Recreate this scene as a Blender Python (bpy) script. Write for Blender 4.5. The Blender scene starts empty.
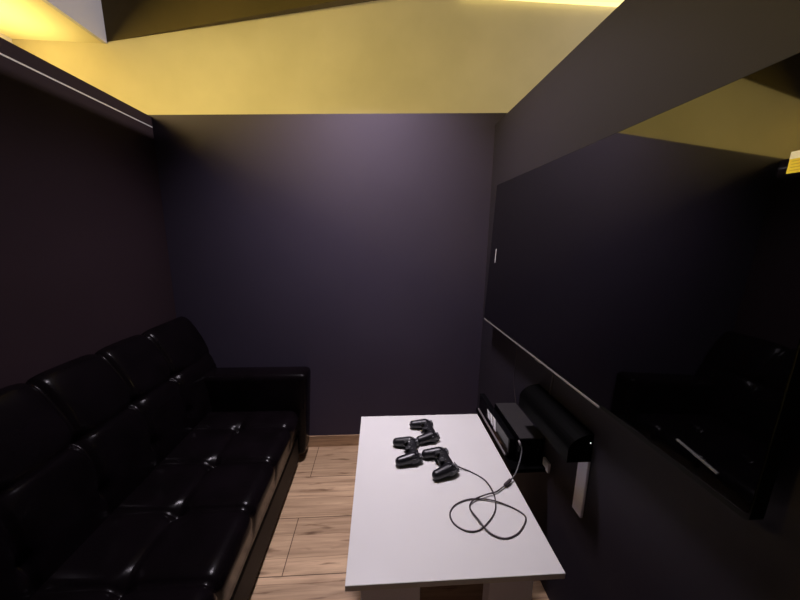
import bpy, bmesh, math, random
from mathutils import Vector, Matrix, noise
S = bpy.context.scene
COL = S.collection
R_ = math.radians

# ------------------------------------------------------------------ camera
cam_d = bpy.data.cameras.new('camera')
cam = bpy.data.objects.new('camera', cam_d); COL.objects.link(cam)
cam_d.sensor_width = 36.0
cam_d.lens = 320.0 / 800.0 * 36.0
cam_d.clip_start = 0.02
cam.matrix_world = Matrix(((0.99785, 0.0, -0.06548, 0.0),
                           (-0.06426, 0.19277, -0.97914, 0.0),
                           (0.01262, 0.98124, 0.19235, 1.5),
                           (0, 0, 0, 1)))
S.camera = cam

# ------------------------------------------------------------------ world, exposure
w = bpy.data.worlds.new('world'); S.world = w; w.use_nodes = True
w.node_tree.nodes['Background'].inputs[0].default_value = (0.75, 0.72, 1.0, 1)
w.node_tree.nodes['Background'].inputs[1].default_value = 0.012
S.view_settings.view_transform = 'Standard'
S.view_settings.look = 'None'
S.view_settings.exposure = 0.0
S.view_settings.gamma = 1.0
S.view_settings.use_curve_mapping = False

# ------------------------------------------------------------------ lights of the place
def area(name, loc, target, sx, sy, power, col, spread=180):
    d = bpy.data.lights.new(name, 'AREA'); d.shape = 'RECTANGLE'
    d.size = sx; d.size_y = sy; d.energy = power; d.color = col; d.spread = R_(spread)
    o = bpy.data.objects.new(name, d); COL.objects.link(o)
    o.location = loc
    v = Vector(target) - Vector(loc)
    o.rotation_euler = v.to_track_quat('-Z', 'Y').to_euler()
    return o
# white ceiling lamp above the booth
area('ceiling_lamp_light', (0.05, 1.15, 2.98), (0.05, 1.16, 0), 0.20, 0.20, 0.3, (1.0, 0.93, 0.95), 48)
area('wall_lamp_light', (-0.06, 1.60, 2.98), (-0.06, 1.605, 0), 0.30, 0.14, 19.8, (0.97, 0.87, 1.0), 102)
# yellow strip lamps under the low ceiling, left of the booth
YEL = (1.0, 0.79, 0.27)
area('yellow_strip_light', (-2.15, 0.50, 2.57), (-1.0, 0.55, 2.3), 0.03, 2.3, 365, YEL)
area('yellow_uplight', (-2.06, 1.45, 2.20), (-2.06, 1.455, 2.80), 0.30, 1.7, 7.5, YEL, 80)
# pale lamp beyond the right partition
area('hall_lamp_light', (4.2, 2.00, 2.42), (-2.0, 2.05, 2.40), 0.3, 0.06, 150, (1.0, 0.93, 0.92))

# ------------------------------------------------------------------ materials
def mat(name, col, rough=0.5, spec=0.5, metal=0.0, coat=0.0, emit=None, estr=0.0):
    m = bpy.data.materials.new(name); m.use_nodes = True
    b = m.node_tree.nodes['Principled BSDF']
    b.inputs['Base Color'].default_value = (*col, 1)
    b.inputs['Roughness'].default_value = rough
    b.inputs['Specular IOR Level'].default_value = spec
    b.inputs['Metallic'].default_value = metal
    b.inputs['Coat Weight'].default_value = coat
    if emit:
        b.inputs['Emission Color'].default_value = (*emit, 1)
        b.inputs['Emission Strength'].default_value = estr
    return m
def nodes(m): return m.node_tree.nodes, m.node_tree.links, m.node_tree.nodes['Principled BSDF']
def noisy(m, c1, c2, scale=3.0, stretch=(1, 1, 1), detail=5, bump=0.0, bscale=60.0, lo=0.35, hi=0.65):
    n, l, b = nodes(m)
    tc = n.new('ShaderNodeTexCoord'); mp = n.new('ShaderNodeMapping'); mp.inputs['Scale'].default_value = stretch
    l.new(tc.outputs['Object'], mp.inputs[0])
    nz = n.new('ShaderNodeTexNoise'); nz.inputs['Scale'].default_value = scale; nz.inputs['Detail'].default_value = detail
    l.new(mp.outputs[0], nz.inputs['Vector'])
    cr = n.new('ShaderNodeValToRGB')
    cr.color_ramp.elements[0].position = lo; cr.color_ramp.elements[0].color = (*c1, 1)
    cr.color_ramp.elements[1].position = hi; cr.color_ramp.elements[1].color = (*c2, 1)
    l.new(nz.outputs[0], cr.inputs[0]); l.new(cr.outputs[0], b.inputs['Base Color'])
    if bump:
        n2 = n.new('ShaderNodeTexNoise'); n2.inputs['Scale'].default_value = bscale
        l.new(tc.outputs['Object'], n2.inputs['Vector'])
        bp = n.new('ShaderNodeBump'); bp.inputs['Strength'].default_value = bump; bp.inputs['Distance'].default_value = 0.002
        l.new(n2.outputs[0], bp.inputs['Height']); l.new(bp.outputs[0], b.inputs['Normal'])
    return m
M = {}
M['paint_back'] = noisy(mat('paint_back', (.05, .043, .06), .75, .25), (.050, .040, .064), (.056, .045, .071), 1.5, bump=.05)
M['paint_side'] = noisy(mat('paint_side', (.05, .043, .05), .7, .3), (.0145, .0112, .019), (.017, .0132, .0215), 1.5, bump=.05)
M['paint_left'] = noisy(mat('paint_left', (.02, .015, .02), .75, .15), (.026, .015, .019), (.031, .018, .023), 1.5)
M['plaster'] = noisy(mat('plaster', (.62, .52, .33), .85, .2), (.60, .53, .36), (.68, .60, .42), 2.2, bump=.15, bscale=25)
M['ceil_low'] = noisy(mat('ceil_low', (.8, .7, .45), .85, .2), (.74, .66, .42), (.78, .70, .46), 2.0)
M['grey_paint'] = mat('grey_paint', (.55, .52, .55), .7, .3)
M['shadow_brown'] = noisy(mat('shadow_brown', (.05, .04, .02), .8, .2), (.09, .067, .026), (.11, .08, .031), 2.0)  # shadow on the upper plaster wall, put into a dark brown colour
M['dark_ceiling'] = mat('dark_ceiling', (.02, .02, .02), .9, .1)
M['white_top'] = noisy(mat('white_top', (.80, .77, .80), .32, .5), (.68, .665, .635), (.70, .685, .655), 4)
M['white_edge'] = mat('white_edge', (.62, .58, .62), .4)
M['white_leg'] = mat('white_leg', (.76, .74, .84), .35)
M['bracket'] = mat('bracket', (.80, .80, .93), .4)
M['leather_base'] = mat('leather_base', (.006, .004, .003), .45, .06)
M['alu'] = mat('alu', (.75, .72, .76), .35, .5, .3)
M['leather'] = noisy(mat('leather', (.005, .004, .005), .23, .10), (.003, .002, .0025), (.0045, .003, .004), 8, bump=.10, bscale=260)
M['black_plastic'] = mat('black_plastic', (.0012, .0012, .0012), .5, .04)
M['black_gloss'] = mat('black_gloss', (.003, .003, .0035), .15, .2)
M['black_matte'] = mat('black_matte', (.012, .011, .011), .6, .3)
M['pad_black'] = mat('pad_black', (.007, .0065, .008), .36, .5)
M['pad_rubber'] = mat('pad_rubber', (.02, .02, .021), .55, .4)
M['pad_button'] = mat('pad_button', (.085, .085, .09), .3, .5)
M['grey_top'] = mat('grey_top', (.026, .023, .023), .45, .5)
M['grey_trim'] = mat('grey_trim', (.30, .27, .27), .4, .5, .3)
M['screen'] = mat('screen', (.0006, .0006, .0006), .03, .5)
M['screen'].node_tree.nodes['Principled BSDF'].inputs['IOR'].default_value = 2.4
M['bezel'] = mat('bezel', (.006, .006, .006), .6, .1)
M['bezel_trim'] = mat('bezel_trim', (.22, .20, .195), .55, .15, .0)
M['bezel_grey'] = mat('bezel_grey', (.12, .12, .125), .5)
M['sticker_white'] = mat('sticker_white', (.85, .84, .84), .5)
M['sticker_yellow'] = mat('sticker_yellow', (.88, .70, .06), .5)
M['sticker_ink'] = mat('sticker_ink', (.50, .34, .04), .5)
M['cable'] = mat('cable', (.045, .032, .034), .55)
M['cable_grey'] = mat('cable_grey', (.09, .09, .09), .45)
M['led'] = mat('led', (.8, .8, .8), .5, emit=(1, 1, 1), estr=1.2)
M['cove'] = mat('cove', (.9, .8, .4), .5, emit=(1.0, .86, .32), estr=1.15)

def tile_mat(name, floor=True):
    m = mat(name, (.35, .25, .18), .45, .4)
    n, l, b = nodes(m)
    tc = n.new('ShaderNodeTexCoord')
    mp = n.new('ShaderNodeMapping')
    l.new(tc.outputs['Object'], mp.inputs[0])
    br = n.new('ShaderNodeTexBrick')
    br.offset = 0.5; br.squash = 1.0
    br.inputs['Color1'].default_value = (1.02, .98, .88, 1); br.inputs['Color2'].default_value = (1.14, 1.10, 1.0, 1)
    br.inputs['Mortar'].default_value = (.22, .18, .15, 1)
    br.inputs['Scale'].default_value = 1.0
    br.inputs['Mortar Size'].default_value = .0022
    br.inputs['Mortar Smooth'].default_value = .1
    br.inputs['Bias'].default_value = 0.0
    br.inputs['Brick Width'].default_value = 1.2
    br.inputs['Row Height'].default_value = .305 if floor else 0.5
    if floor: mp.inputs['Location'].default_value = (.435, -2.116 + .305 * 8, 0)
    else:
        mp.inputs['Rotation'].default_value = (R_(-90), 0, 0)
        mp.inputs['Location'].default_value = (.440, .25, 0)
    l.new(mp.outputs[0], br.inputs['Vector'])
    # wood figure: long streaks along x, each printed board shifted
    mp2 = n.new('ShaderNodeMapping'); mp2.inputs['Scale'].default_value = (2.6, 44, 44)
    l.new(tc.outputs['Object'], mp2.inputs[0])
    nz = n.new('ShaderNodeTexNoise'); nz.inputs['Scale'].default_value = 1.0; nz.inputs['Detail'].default_value = 7
    nz.inputs['Roughness'].default_value = .62; nz.inputs['Distortion'].default_value = .6
    l.new(mp2.outputs[0], nz.inputs['Vector'])
    cr = n.new('ShaderNodeValToRGB'); e = cr.color_ramp.elements
    e[0].position = .24; e[0].color = (.29, .185, .115, 1)
    e[1].position = .72; e[1].color = (.68, .50, .335, 1)
    x = e.new(.40); x.color = (.44, .305, .20, 1)
    x = e.new(.52); x.color = (.55, .39, .26, 1)
    l.new(nz.outputs[0], cr.inputs[0])
    # printed board edges inside each tile, thin and slightly wavy; a few dark knots and cracks
    ns = n.new('ShaderNodeTexNoise'); ns.inputs['Scale'].default_value = 3.0; ns.inputs['Detail'].default_value = 2
    l.new(tc.outputs['Object'], ns.inputs['Vector'])
    vm = n.new('ShaderNodeVectorMath'); vm.operation = 'SCALE'; vm.inputs['Scale'].default_value = .022
    l.new(ns.outputs[1], vm.inputs[0])
    va = n.new('ShaderNodeVectorMath'); va.operation = 'ADD'; mb = n.new('ShaderNodeMapping'); mb.inputs['Location'].default_value = (17.3, .031, 0); l.new(mp.outputs[0], mb.inputs[0]); l.new(mb.outputs[0], va.inputs[0]); l.new(vm.outputs[0], va.inputs[1])
    b2 = n.new('ShaderNodeTexBrick'); b2.offset = 0.0
    b2.inputs['Color1'].default_value = (.74, .72, .70, 1); b2.inputs['Color2'].default_value = (1.06, 1.05, 1.04, 1)
    b2.inputs['Mortar'].default_value = (.50, .44, .40, 1); b2.inputs['Scale'].default_value = 1
    b2.inputs['Mortar Size'].default_value = .0016; b2.inputs['Mortar Smooth'].default_value = .6
    b2.inputs['Brick Width'].default_value = 40; b2.inputs['Row Height'].default_value = .118
    l.new(va.outputs[0], b2.inputs['Vector'])
    mp3 = n.new('ShaderNodeMapping'); mp3.inputs['Scale'].default_value = (5, 38, 38)
    l.new(tc.outputs['Object'], mp3.inputs[0])
    n3 = n.new('ShaderNodeTexNoise'); n3.inputs['Scale'].default_value = 1.0; n3.inputs['Detail'].default_value = 3
    l.new(mp3.outputs[0], n3.inputs['Vector'])
    c3 = n.new('ShaderNodeValToRGB'); e = c3.color_ramp.elements
    e[0].position = .28; e[0].color = (.36, .30, .26, 1); e[1].position = .40; e[1].color = (1, 1, 1, 1)
    l.new(n3.outputs[0], c3.inputs[0])
    def mul(a, c):
        mx = n.new('ShaderNodeMix'); mx.data_type = 'RGBA'; mx.blend_type = 'MULTIPLY'; mx.inputs[0].default_value = 1
        l.new(a, mx.inputs[6]); l.new(c, mx.inputs[7]); return mx.outputs[2]
    o = mul(cr.outputs[0], br.outputs[0]); o = mul(o, c3.outputs[0]); o = mul(o, b2.outputs[0])
    l.new(o, b.inputs['Base Color'])
    return m
M['tile'] = tile_mat('tile'); M['tile_base'] = tile_mat('tile_base', False)

# ------------------------------------------------------------------ builders
def link(name, me, m, parent=None, smooth=False):
    o = bpy.data.objects.new(name, me); COL.objects.link(o)
    if m is not None: me.materials.append(m)
    if smooth:
        for p in me.polygons: p.use_smooth = True
    if parent is not None: o.parent = parent
    return o
def fin(name, bm, m, parent=None, smooth=False):
    bmesh.ops.recalc_face_normals(bm, faces=bm.faces)
    me = bpy.data.meshes.new(name); bm.to_mesh(me); bm.free()
    return link(name, me, m, parent, smooth)
def add_box(bm, x0, x1, y0, y1, z0, z1, bev=0.0, seg=2):
    t = bmesh.new()
    vs = [t.verts.new((x, y, z)) for x in (x0, x1) for y in (y0, y1) for z in (z0, z1)]
    for f in ((0, 1, 3, 2), (4, 6, 7, 5), (0, 4, 5, 1), (2, 3, 7, 6), (0, 2, 6, 4), (1, 5, 7, 3)):
        t.faces.new([vs[i] for i in f])
    if bev:
        bmesh.ops.bevel(t, geom=list(t.edges), offset=bev, segments=seg, profile=.5, affect='EDGES')
    me = bpy.data.meshes.new('tmp'); t.to_mesh(me); t.free(); bm.from_mesh(me); bpy.data.meshes.remove(me)
def box(name, x0, x1, y0, y1, z0, z1, m, parent=None, bev=0.0, seg=2):
    bm = bmesh.new(); add_box(bm, x0, x1, y0, y1, z0, z1, bev, seg)
    return fin(name, bm, m, parent, smooth=False)
def prism(name, pts, axis, a0, a1, m, parent=None):
    """polygon pts in the two other axes, extruded along axis from a0 to a1"""
    bm = bmesh.new()
    def P(p, a): return (a, p[0], p[1]) if axis == 'x' else ((p[0], a, p[1]) if axis == 'y' else (p[0], p[1], a))
    A = [bm.verts.new(P(p, a0)) for p in pts]; B = [bm.verts.new(P(p, a1)) for p in pts]
    bm.faces.new(A); bm.faces.new(B[::-1])
    for i in range(len(pts)):
        j = (i + 1) % len(pts); bm.faces.new((A[i], B[i], B[j], A[j]))
    return fin(name, bm, m, parent)
def add_cyl(bm, c, r, h, axis='z', seg=24, r2=None, bev=0.0):
    t = bmesh.new()
    bmesh.ops.create_cone(t, cap_ends=True, segments=seg, radius1=r, radius2=r if r2 is None else r2, depth=h)
    if bev:
        es = [e for e in t.edges if abs(e.verts[0].co.z - e.verts[1].co.z) < 1e-6]
        bmesh.ops.bevel(t, geom=es, offset=bev, segments=2, affect='EDGES')
    rot = {'z': Matrix(), 'x': Matrix.Rotation(R_(90), 4, 'Y'), 'y': Matrix.Rotation(R_(90), 4, 'X')}[axis]
    bmesh.ops.transform(t, matrix=Matrix.Translation(c) @ rot, verts=t.verts)
    me = bpy.data.meshes.new('tmp'); t.to_mesh(me); t.free(); bm.from_mesh(me); bpy.data.meshes.remove(me)
def crom(pts, n=10, closed=False):
    out = []; P = [Vector(p) for p in pts]; N = len(P)
    for i in range(N - 1):
        p0 = P[max(i - 1, 0)]; p1 = P[i]; p2 = P[i + 1]; p3 = P[min(i + 2, N - 1)]
        for k in range(n):
            t = k / n
            out.append(.5 * ((2 * p1) + (p2 - p0) * t + (2 * p0 - 5 * p1 + 4 * p2 - p3) * t * t + (3 * p1 - p0 - 3 * p2 + p3) * t ** 3))
    out.append(P[-1]); return out
def tube(name, pts, r, m, parent=None, seg=10, rads=None):
    bm = bmesh.new(); rings = []; prev = None
    for i, p in enumerate(pts):
        t = (pts[min(i + 1, len(pts) - 1)] - pts[max(i - 1, 0)]).normalized()
        if prev is None:
            u = t.orthogonal().normalized()
        else:
            u = (prev - t * prev.dot(t)).normalized()
        prev = u; v = t.cross(u); rr = rads[i] if rads else r
        rings.append([bm.verts.new(p + (u * math.cos(a) + v * math.sin(a)) * rr) for a in [2 * math.pi * k / seg for k in range(seg)]])
    for A, B in zip(rings, rings[1:]):
        for k in range(seg): bm.faces.new((A[k], A[(k + 1) % seg], B[(k + 1) % seg], B[k]))
    bm.faces.new(rings[0][::-1]); bm.faces.new(rings[-1])
    return fin(name, bm, m, parent, smooth=True)
def empty(name, loc, rz=0.0):
    o = bpy.data.objects.new(name, None); COL.objects.link(o); o.empty_display_size = .05
    o.location = loc; o.rotation_euler = (0, 0, rz); return o
def tag(o, label, cat, group=None):
    o['label'] = label; o['category'] = cat
    if group: o['group'] = group
    return o
def struct(o, label=None):
    o['kind'] = 'structure'
    if label: o['label'] = label
    return o
def local(o, root):
    """mesh built in world coordinates -> child of root without moving"""
    o.data.transform(root.matrix_world.inverted() if False else (Matrix.Translation(root.location) @ root.rotation_euler.to_matrix().to_4x4()).inverted())
    o.parent = root; return o

# ------------------------------------------------------------------ setting
YB = 2.116            # back wall face
YW = 2.4              # plaster wall of the hall behind it
fl = box('floor', -3.2, 3.6, -1.6, YW, -.08, 0, M['tile']); struct(fl)
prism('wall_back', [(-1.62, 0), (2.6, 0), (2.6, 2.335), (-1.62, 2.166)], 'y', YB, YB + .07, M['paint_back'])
struct(bpy.data.objects['wall_back'])
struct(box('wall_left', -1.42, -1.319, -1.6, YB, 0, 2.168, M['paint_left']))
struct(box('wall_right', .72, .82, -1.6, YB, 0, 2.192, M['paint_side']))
struct(box('baseboard_back', -1.319, .72, YB - .009, YB, 0, .085, M['tile_base']))
# bright metal line just below the top of the left wall
struct(box('trim_1', -1.319, -1.3165, -1.5, YB - .004, 2.1075, 2.1135, M['alu']))
# the hall above the booth: plaster wall, low ceiling on the left, step up, dark high ceiling
struct(box('wall_far', -2.40, 3.6, YW, YW + .1, 0, 3.12, M['plaster']))
struct(box('wall_hall', -2.36, -2.264, -1.6, YW, 0, 2.672, M['plaster']))
struct(box('ceiling_low', -2.36, -1.73, -1.6, YW, 2.672, 2.70, M['ceil_low']))
struct(box('ceiling_step', -1.73, -1.706, -1.6, YW, 2.672, 3.08, M['grey_paint']))
struct(box('ceiling', -1.73, 3.6, -1.6, YW + .1, 3.08, 3.14, M['dark_ceiling']))
bm = bmesh.new()                                       # added dark wedge, stands in for the shadow high on the plaster wall
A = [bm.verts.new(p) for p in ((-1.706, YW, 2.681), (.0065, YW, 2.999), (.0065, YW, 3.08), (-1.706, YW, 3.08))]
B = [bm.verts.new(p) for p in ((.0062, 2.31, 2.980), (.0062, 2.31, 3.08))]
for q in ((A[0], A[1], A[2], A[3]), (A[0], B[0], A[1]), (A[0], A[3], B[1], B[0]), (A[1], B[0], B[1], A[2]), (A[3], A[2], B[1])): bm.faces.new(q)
struct(fin('shadow_wedge', bm, M['shadow_brown']), 'dark sloping wedge standing in for shadow on the plaster wall')
cv = box('light_strip', .52, 2.8, YW - .04, YW, 3.042, 3.078, M['cove'])
tag(cv, 'glowing yellow light strip along the top of the plaster wall', 'light')

# ------------------------------------------------------------------ sofa
SEAMS = [1.75 - .29 * k for k in range(0, 8)]
def seam_d(y): return min(abs(y - s) for s in SEAMS)
def puff(d, half, p=2.6):
    u = max(0.0, 1 - d / half); return 1 - u ** p
def crease(d, wd): return math.exp(-(d / wd) ** 2)
sofa = empty('tufted_sofa', (-.92, 1.0, 0))
tag(sofa, 'black tufted leather sofa along the left wall', 'sofa')
def loft(name, prof, ys, disp, m, caps=True):
    """prof: list of Vector((x,z)) closed; disp(i,y)-> offset along the outward normal"""
    N = len(prof); nor = []
    for i in range(N):
        t = prof[(i + 1) % N] - prof[i - 1]; nn = Vector((t.y, -t.x)); nn.normalize(); nor.append(nn)
    bm = bmesh.new(); rings = []
    for y in ys:
        ring = []
        for i in range(N):
            d = disp(i, y); p = prof[i] + nor[i] * d
            ring.append(bm.verts.new((p.x, y, p.y)))
        rings.append(ring)
    for A, B in zip(rings, rings[1:]):
        for k in range(N): bm.faces.new((A[k], A[(k + 1) % N], B[(k + 1) % N], B[k]))
    bm.faces.new(rings[0]); bm.faces.new(rings[-1][::-1])
    return fin(name, bm, m, None, True)
def frange(a, b, s):
    n = max(1, int(round((b - a) / s))); return [a + (b - a) * i / n for i in range(n + 1)]
def poly2(pts, step):
    out = []
    for (a, b) in zip(pts, pts[1:]):
        a = Vector(a); b = Vector(b); n = max(1, int((b - a).length / step))
        out += [a + (b - a) * k / n for k in range(n)]
    out.append(Vector(pts[-1])); return out
# seat: outline counter-clockwise from the back bottom
def seat():
    arc = [(-.575 + .05 * math.sin(a), .342 + .05 * math.cos(a)) for a in [R_(k) for k in range(90, -1, -15)]]
    prof = poly2([(-1.16, .21), (-.545, .21)], .1)[:-1] + poly2([(-.53, .225)] + arc, .012)[:-1] + poly2([arc[-1], (-1.16, .395)], .012)
    XB = -.822
    def disp(i, y):
        p = prof[i]
        if p.y < .24: return 0.0
        d = seam_d(y); py = puff(d, .145, 5.0)
        top = max(0.0, min(1.0, (p.y - .25) / .1))
        dx = abs(p.x - XB); half = .29 if p.x > XB else .27
        px = puff(dx, half, 6)
        near = crease(dx, .12)
        h = .013 * py * (.35 + .65 * px) - .010 * crease(d, .010) - .012 * crease(dx, .012) * (.25 + .75 * crease(d, .09))
        h -= .024 * math.exp(-(d * d + dx * dx) / .035 ** 2)
        edge = min(1.0, max(0.0, (1.928 - y) / .03))
        return h * top * (0.3 + .7 * edge)
    return loft('seat_cushion', prof, frange(.05, 1.928, .0097), disp, M['leather'])
local(seat(), sofa)
def back():
    front = crom([(-1.075, .38), (-1.085, .50), (-1.105, .62), (-1.135, .735), (-1.175, .83), (-1.222, .915), (-1.255, .955), (-1.29, .962), (-1.314, .93)], 10)
    front = [Vector((p.x, p.y)) for p in [Vector((q[0], q[1])) for q in front]]
    prof = front + poly2([(-1.314, .85), (-1.314, .30), (-1.10, .30)], .1)
    nf = len(front)
    def disp(i, y):
        if i >= nf - 4 or i < 2: return 0.0
        z = prof[i].y; d = seam_d(y); py = puff(d, .145, 5.0)
        m_ = abs(z - .725); t_ = abs(z - .50)
        pz = puff(m_, .21, 5.0)
        h = .016 * py * (.35 + .65 * pz) - .012 * crease(d, .010) - .012 * crease(m_, .012) * (.25 + .75 * crease(d, .09))
        h -= .026 * math.exp(-(d * d + m_ * m_) / .035 ** 2)
        h -= .022 * math.exp(-(d * d + t_ * t_) / .03 ** 2)
        fade = min(1, (nf - 4 - i) / 10.0)
        return h * fade
    return loft('backrest', prof, frange(.05, 2.10, .0097), disp, M['leather'])
local(back(), sofa)
def arm(name, y0, y1):
    bm = bmesh.new(); add_box(bm, -1.20, -.462, y0, y1, .055, .630, .034, 4)
    for v in bm.verts:
        # a soft pad: crowned top, front slightly bulged
        yc = (v.co.y - (y0 + y1) / 2) / ((y1 - y0) / 2)
        if v.co.z > .6: v.co.z += .008 * (1 - yc * yc)
        if v.co.x > -.52 and v.co.z < .2: v.co.x -= .03
    return fin(name, bm, M['leather'], None, True)
local(arm('armrest', 1.935, 2.104), sofa)
local(arm('armrest', -.14, .04), sofa)
bb = box('base_frame', -1.30, -.530, .045, 1.93, .035, .208, M['leather_base'], None, .012); local(bb, sofa)
for (x, y) in ((-.60, .12), (-.60, 1.99), (-1.24, .12), (-1.24, 1.99)):
    bm = bmesh.new(); add_cyl(bm, Vector((x, y, .0275)), .024, .055, 'z', 20, .03); f = fin('foot', bm, M['black_plastic'], None, True); local(f, sofa)

# ------------------------------------------------------------------ table
TX0, TX1, TY0, TY1, TZ = -.0945, .5405, .7245, 1.580, .55
tab = empty('low_table', (.223, 1.15, 0)); tag(tab, 'low white rectangular table in front of the sofa', 'table')
t = box('tabletop', TX0, TX1, TY0, TY1, TZ - .02, TZ, M['white_top'], None, .0018, 2); local(t, tab)
for (x0, x1) in ((-.055, .125), (.338, .478)):
    for (y0, y1) in ((.775, .825), (1.45, 1.50)):
        l = box('leg', x0, x1, y0, y1, 0, TZ - .02, M['white_leg'], None, .003); local(l, tab)

# ------------------------------------------------------------------ game controllers (built once, then copied)
def remeshed(name, bm, voxel, smooth_it, m):
    me = bpy.data.meshes.new('tmp'); bm.to_mesh(me); bm.free()
    o = bpy.data.objects.new('tmp', me); COL.objects.link(o)
    md = o.modifiers.new('r', 'REMESH'); md.mode = 'VOXEL'; md.voxel_size = voxel
    sm = o.modifiers.new('s', 'SMOOTH'); sm.iterations = smooth_it; sm.factor = .5
    dg = bpy.context.evaluated_depsgraph_get()
    me2 = bpy.data.meshes.new_from_object(o.evaluated_get(dg)); me2.name = name
    bpy.data.objects.remove(o); bpy.data.meshes.remove(me); me2.materials.clear()
    return link(name, me2, m, None, True)
def add_ball(bm, c, s, rot=None):
    t = bmesh.new(); bmesh.ops.create_icosphere(t, subdivisions=3, radius=1)
    mt = Matrix.Translation(c) @ (rot or Matrix()) @ Matrix.Diagonal((*s, 1)); bmesh.ops.transform(t, matrix=mt, verts=t.verts)
    me = bpy.data.meshes.new('tmp'); t.to_mesh(me); t.free(); bm.from_mesh(me); bpy.data.meshes.remove(me)
def capsule(bm, a, b, ra, rb, n=14, flat=1.0):
    a = Vector(a); b = Vector(b)
    for i in range(n + 1):
        k = i / n; r = ra + (rb - ra) * k; add_ball(bm, a.lerp(b, k), (r, r, r * flat))
PADZ = .030
def controller():
    root = empty('game_controller', (0, 0, 0))
    bm = bmesh.new()
    add_box(bm, -.050, .050, -.020, .030, PADZ - .020, PADZ + .009, .007, 3)
    for s in (-1, 1):
        add_cyl(bm, Vector((s * .050, .004, PADZ - .0065)), .0300, .033, 'z', 40, bev=.006)
        capsule(bm, (s * .054, .002, PADZ - .004), (s * .065, -.056, PADZ - .0100), .0235, .0190)
        add_box(bm, s * .052 - .018, s * .052 + .018, .018, .036, PADZ - .012, PADZ + .004, .006, 3)
    add_box(bm, -.030, .030, -.022, -.004, PADZ - .016, PADZ + .004, .006, 3)
    sh = remeshed('shell', bm, .0016, 6, M['pad_black']); sh.parent = root
    for s in (-1, 1):                                   # sticks, with a domed cap
        bm = bmesh.new()
        add_cyl(bm, Vector((s * .0245, -.018, PADZ + .003)), .0125, .008, 'z', 32, .011)
        st = fin('stick_socket', bm, M['pad_black'], root, True)
        bm = bmesh.new(); add_cyl(bm, Vector((s * .0245, -.018, PADZ + .012)), .005, .014, 'z', 16)
        add_cyl(bm, Vector((s * .0245, -.018, PADZ + .0205)), .0105, .005, 'z', 32, .0098, .0012)
        fin('thumbstick', bm, M['pad_rubber'], root, False)
        bm = bmesh.new(); add_box(bm, s * .053 - .013, s * .053 + .013, .030, .041, PADZ - .003, PADZ + .006, .003, 2)
        fin('shoulder_button', bm, M['pad_button'], root, True)
        bm = bmesh.new(); add_box(bm, s * .053 - .013, s * .053 + .013, .030, .044, PADZ - .019, PADZ - .005, .004, 2)
        fin('trigger', bm, M['pad_button'], root, True)
    for dx, dy in ((0, .0105), (0, -.0105), (.0105, 0), (-.0105, 0)):
        bm = bmesh.new(); cx, cy = .050 + dx * 1.15, .006 + dy * 1.15
        add_cyl(bm, Vector((cx, cy, PADZ + .0105)), .0048, .006, 'z', 20, bev=.001); fin('face_button', bm, M['pad_button'], root, False)
    for a in range(4):
        bm = bmesh.new(); ca, sa = math.cos(a * math.pi / 2), math.sin(a * math.pi / 2)
        pts = [(.003, 0), (.007, .0042), (.0145, .0042), (.0145, -.0042), (.007, -.0042)]
        A = []; B = []
        for (x, y) in pts:
            X, Y = -.050 + x * ca - y * sa, .006 + x * sa + y * ca
            A.append(bm.verts.new((X, Y, PADZ + .006))); B.append(bm.verts.new((X, Y, PADZ + .0128)))
        bm.faces.new(A[::-1]); bm.faces.new(B)
        for i in range(5): bm.faces.new((A[i], A[(i + 1) % 5], B[(i + 1) % 5], B[i]))
        fin('direction_button', bm, M['pad_button'], root, False)
    bm = bmesh.new(); add_box(bm, -.014, -.008, .003, .006, PADZ + .005, PADZ + .0105, .0008); fin('select_button', bm, M['pad_button'], root)
    bm = bmesh.new(); add_box(bm, .008, .014, .003, .006, PADZ + .005, PADZ + .0105, .0008); fin('start_button', bm, M['pad_button'], root)
    bm = bmesh.new(); add_cyl(bm, Vector((0, -.006, PADZ + .008)), .0065, .004, 'z', 24, bev=.001); fin('home_button', bm, M['pad_button'], root)
    return root
pad0 = controller()
def copy_thing(o):
    c = o.copy(); COL.objects.link(c)
    for ch in list(o.children):
        d = ch.copy(); COL.objects.link(d); d.parent = c
    return c
def place_pad(o, tipa, tipb, label):
    a = Vector(tipa); b = Vector(tipb); dirx = (b - a).normalized()      # local +x points from tip a to tip b
    ang = math.atan2(dirx.y, dirx.x); mid = (a + b) / 2
    n = Vector((-dirx.y, dirx.x))
    o.location = (mid.x + n.x * .052 + .014, mid.y + n.y * .052 + .017, TZ + .0006); o.rotation_euler = (0, 0, ang)
    tag(o, label, 'game controller', 'black game controllers on the white table')
place_pad(pad0, (.192, 1.232), (.222, 1.078), 'black game controller with a cable plugged in, nearest on the white table')
place_pad(copy_thing(pad0), (.071, 1.320), (.078, 1.163), 'leftmost cordless black game controller on the white table')
place_pad(copy_thing(pad0), (.161, 1.456), (.181, 1.304), 'black game controller farthest back on the white table')

# ------------------------------------------------------------------ cable from controller to console
zt = TZ + .0031
cp = [(.318, 1.182, TZ + .016), (.334, 1.162, TZ + .009), (.376, 1.141, zt), (.422, 1.089, zt), (.431, 1.013, zt + .004), (.411, .946, zt), (.369, .899, zt), (.326, .871, zt), (.283, .874, zt),
      (.253, .902, zt), (.248, .942, zt), (.278, .979, zt), (.335, .999, zt + .001), (.408, .990, zt + .003), (.471, .960, zt), (.506, .924, zt), (.496, .893, zt), (.454, .854, zt),
      (.404, .839, zt), (.362, .859, zt + .002), (.338, .909, zt + .005), (.324, .959, zt + .002), (.344, .989, zt + .005), (.395, 1.010, zt + .006), (.445, 1.026, zt + .004), (.490, 1.054, zt + .006)]
cab = empty('controller_cable', (.40, 1.0, TZ)); tag(cab, 'thin dark cable looping across the white table to the console', 'cable')
c = tube('cord', crom(cp, 10), .0026, M['cable']); local(c, cab)
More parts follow.
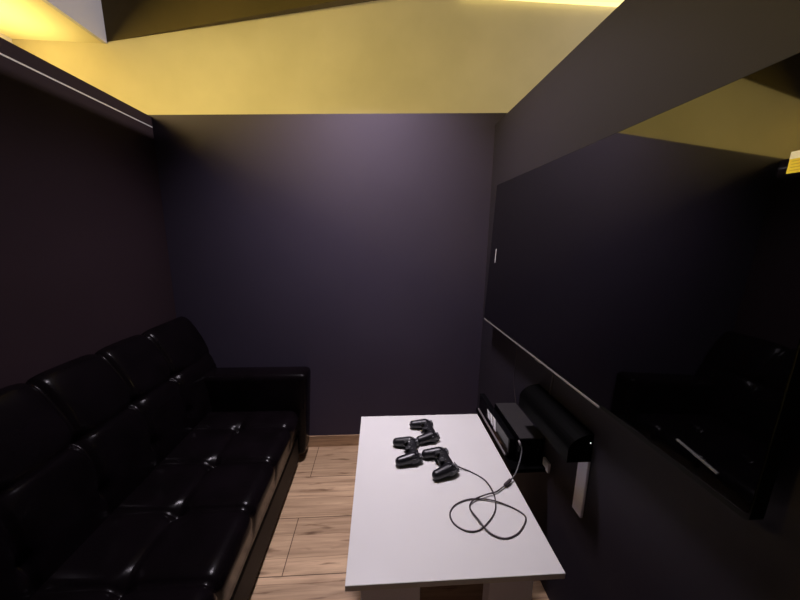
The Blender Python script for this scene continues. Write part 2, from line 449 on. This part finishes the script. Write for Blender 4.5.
cp2 = [(.490, 1.054, zt + .006), (.525, 1.078, TZ + .014), (.555, 1.105, TZ + .024), (.588, 1.148, TZ + .043), (.604, 1.172, TZ + .066), (.605, 1.180, TZ + .080), (.602, 1.186, TZ + .088)]
c = tube('cord', crom(cp2, 10), .0028, M['cable_grey']); c['label'] = 'grey end of the cable'; local(c, cab)
fb = crom([(.488, 1.052, zt + .006), (.496, 1.058, zt + .008), (.512, 1.069, zt + .0095), (.520, 1.074, zt + .0115)], 4)
c = tube('ferrite_bead', fb, .0062, M['cable'], seg=14, rads=[.0035] + [.0066] * (len(fb) - 2) + [.0035]); local(c, cab)
c = tube('plug', [Vector((.602, 1.183, TZ + .086)), Vector((.601, 1.190, TZ + .094)), Vector((.600, 1.1985, TZ + .098))], .0045, M['grey_trim']); local(c, cab)

# ------------------------------------------------------------------ wall shelf and what stands on it, right of the table
sh = empty('wall_shelf', (.64, 1.4, .54)); tag(sh, 'black wall shelf between the white table and the right wall', 'shelf')
s = box('board', .560, .7195, 1.16, 1.66, .520, .540, M['black_plastic'], None, .002); local(s, sh)
s = box('bracket', .7095, .7195, 1.140, 1.188, .530, .574, M['bracket'], None, .002); s['label'] = 'white bracket plate'; local(s, sh)
bar = empty('sound_bar', (.58, 1.43, .54)); tag(bar, 'slim glossy black bar with grey lower edge at the right edge of the table', 'sound bar')
s = box('body', .567, .597, 1.222, 1.640, .549, .642, M['black_gloss'], None, .006, 3); local(s, bar)
s = box('base_trim', .5635, .5985, 1.245, 1.642, .5405, .549, M['grey_trim'], None, .001); s['label'] = 'grey lower edge'; local(s, bar)
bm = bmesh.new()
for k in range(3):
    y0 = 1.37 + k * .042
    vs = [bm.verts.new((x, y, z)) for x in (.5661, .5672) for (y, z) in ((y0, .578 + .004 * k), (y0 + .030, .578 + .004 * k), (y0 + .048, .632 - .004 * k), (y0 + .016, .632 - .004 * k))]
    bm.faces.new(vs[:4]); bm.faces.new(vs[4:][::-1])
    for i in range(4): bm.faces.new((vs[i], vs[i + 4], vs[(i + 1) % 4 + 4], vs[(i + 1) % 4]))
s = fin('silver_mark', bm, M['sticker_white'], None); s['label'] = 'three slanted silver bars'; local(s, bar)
con = empty('game_console', (.655, 1.33, .54)); tag(con, 'flat black game console with a grey top, behind the table at the right wall', 'game console')
s = box('lower_case', .602, .712, 1.20, 1.50, .5405, .592, M['black_plastic'], None, .003); local(s, con)
s = box('upper_case', .602, .714, 1.193, 1.50, .597, .656, M['black_gloss'], None, .003); local(s, con)
s = box('seam_strip', .604, .712, 1.202, 1.498, .592, .597, M['grey_top'], None); local(s, con)
s = box('top_panel', .605, .711, 1.197, 1.495, .656, .660, M['grey_top'], None, .001); s['label'] = 'grey top panel'; local(s, con)
# box with the curved top, higher and nearer
bx = empty('media_box', (.68, 1.08, .757)); tag(bx, 'black box with curved top and white light, mounted on the wall under the screen', 'media box')
pr = [(.635, .757), (.7195, .757), (.7195, .860)] + [(.7195 - .0845 * math.sin(a), .800 + .060 * math.cos(a)) for a in [R_(k) for k in range(10, 91, 10)]]
s = prism('case', pr, 'y', .920, 1.30, M['black_plastic']); local(s, bx)
s = box('indicator_light', .7085, .7115, .9185, .9205, .828, .831, M['led']); s['label'] = 'tiny white indicator light'; local(s, bx)
s = box('bracket', .7095, .7195, .918, .968, .533, .757, M['bracket'], None, .002); s['label'] = 'white bracket plate'; local(s, bx)

# ------------------------------------------------------------------ television, leaning back a little on the right wall
TVL = Vector((.675, 1.889, 1.801)); TVB = Vector((.650, 1.889, 1.0125)); TVW = 1.45
upv = (TVL - TVB); TVH = upv.length; upv.normalize(); yv = Vector((0, -1, 0)); nv = yv.cross(upv); nv.normalize()
if nv.x > 0: nv = -nv
tv = empty('television', (0, 0, 0)); tag(tv, 'large flat television on the right wall reflecting the yellow plaster wall', 'television')
TVM = Matrix(((yv.x, upv.x, nv.x, TVB.x), (yv.y, upv.y, nv.y, TVB.y), (yv.z, upv.z, nv.z, TVB.z), (0, 0, 0, 1)))
# local frame: u along the wall towards the camera, v up, n out of the screen
def tvpart(name, u0, u1, v0, v1, n0, n1, m, bev=0.0, label=None, rot=0.0):
    bm = bmesh.new(); add_box(bm, u0, u1, v0, v1, n0, n1, bev)
    if rot: bmesh.ops.rotate(bm, cent=((u0 + u1) / 2, (v0 + v1) / 2, 0), matrix=Matrix.Rotation(rot, 3, 'Z'), verts=bm.verts)
    bmesh.ops.transform(bm, matrix=TVM, verts=bm.verts)
    o = fin(name, bm, m, tv)
    if label: o['label'] = label
    return o
def rrect(u0, u1, v0, v1, r):
    pts = []
    for (cx, cy, a0) in ((u1 - r, v1 - r, 0), (u0 + r, v1 - r, 90), (u0 + r, v0 + r, 180), (u1 - r, v0 + r, 270)):
        pts += [(cx + r * math.cos(R_(a0 + k)), cy + r * math.sin(R_(a0 + k))) for k in (0, 30, 60, 90)]
    return pts
def tvplate(name, u0, u1, v0, v1, r, n0, n1, m):
    bm = bmesh.new(); pts = rrect(u0, u1, v0, v1, r)
    A = [bm.verts.new((p[0], p[1], n0)) for p in pts]; B = [bm.verts.new((p[0], p[1], n1)) for p in pts]
    bm.faces.new(A[::-1]); bm.faces.new(B)
    for i in range(len(pts)):
        j = (i + 1) % len(pts); bm.faces.new((A[i], A[j], B[j], B[i]))
    bmesh.ops.transform(bm, matrix=TVM, verts=bm.verts)
    return fin(name, bm, m, tv)
tvplate('housing', 0, TVW, 0, TVH, .008, -.030, -.002, M['bezel'])
tvplate('screen', .002, TVW - .002, .013, TVH - .002, .007, -.002, 0.0, M['screen'])
tvpart('bottom_trim', .004, 1.06, -.0022, .0036, -.012, .0012, M['bezel_trim'], label='thin grey lower edge')
tvpart('wall_mount', .45, 1.0, .20, .60, -.044, -.030, M['black_matte'])
tvpart('sensor', .655, .70, -.010, -.0022, -.016, -.004, M['grey_trim'])
stk = tvpart('side_sticker', .088, .096, .352, .430, 0, .0006, M['sticker_white'], label='small white sticker')
st = tvpart('energy_sticker', 1.374, 1.446, .598, .632, 0, .0006, M['sticker_yellow'], label='yellow energy label with white head')
o = tvpart('sticker_head', 1.374, 1.446, .6205, .632, .0006, .0010, M['sticker_white']); o.parent = st
for k in range(4):
    o = tvpart('sticker_line', 1.378, 1.442, .602 + k * .0048, .6028 + k * .0048, .0006, .0009, M['sticker_ink']); o.parent = st
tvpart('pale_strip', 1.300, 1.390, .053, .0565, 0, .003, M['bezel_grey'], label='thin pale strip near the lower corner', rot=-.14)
# cables hanging behind the screen
c = tube('power_cable', crom([(.690, 1.190, 1.05), (.7155, 1.193, .96), (.7165, 1.197, .90), (.7165, 1.199, .86), (.7155, 1.197, .83)], 8), .0032, M['cable'])
tag(c, 'dark cable hanging from the television down the right wall above the curved black box', 'cable')
c = tube('signal_cable', crom([(.690, 1.548, 1.04), (.7165, 1.548, .95), (.7170, 1.547, .86), (.7170, 1.545, .75), (.7165, 1.48, .62), (.7165, 1.44, .60)], 8), .0018, M['cable'])
tag(c, 'thinner dark cable on the right wall near the far lower corner of the television', 'cable')
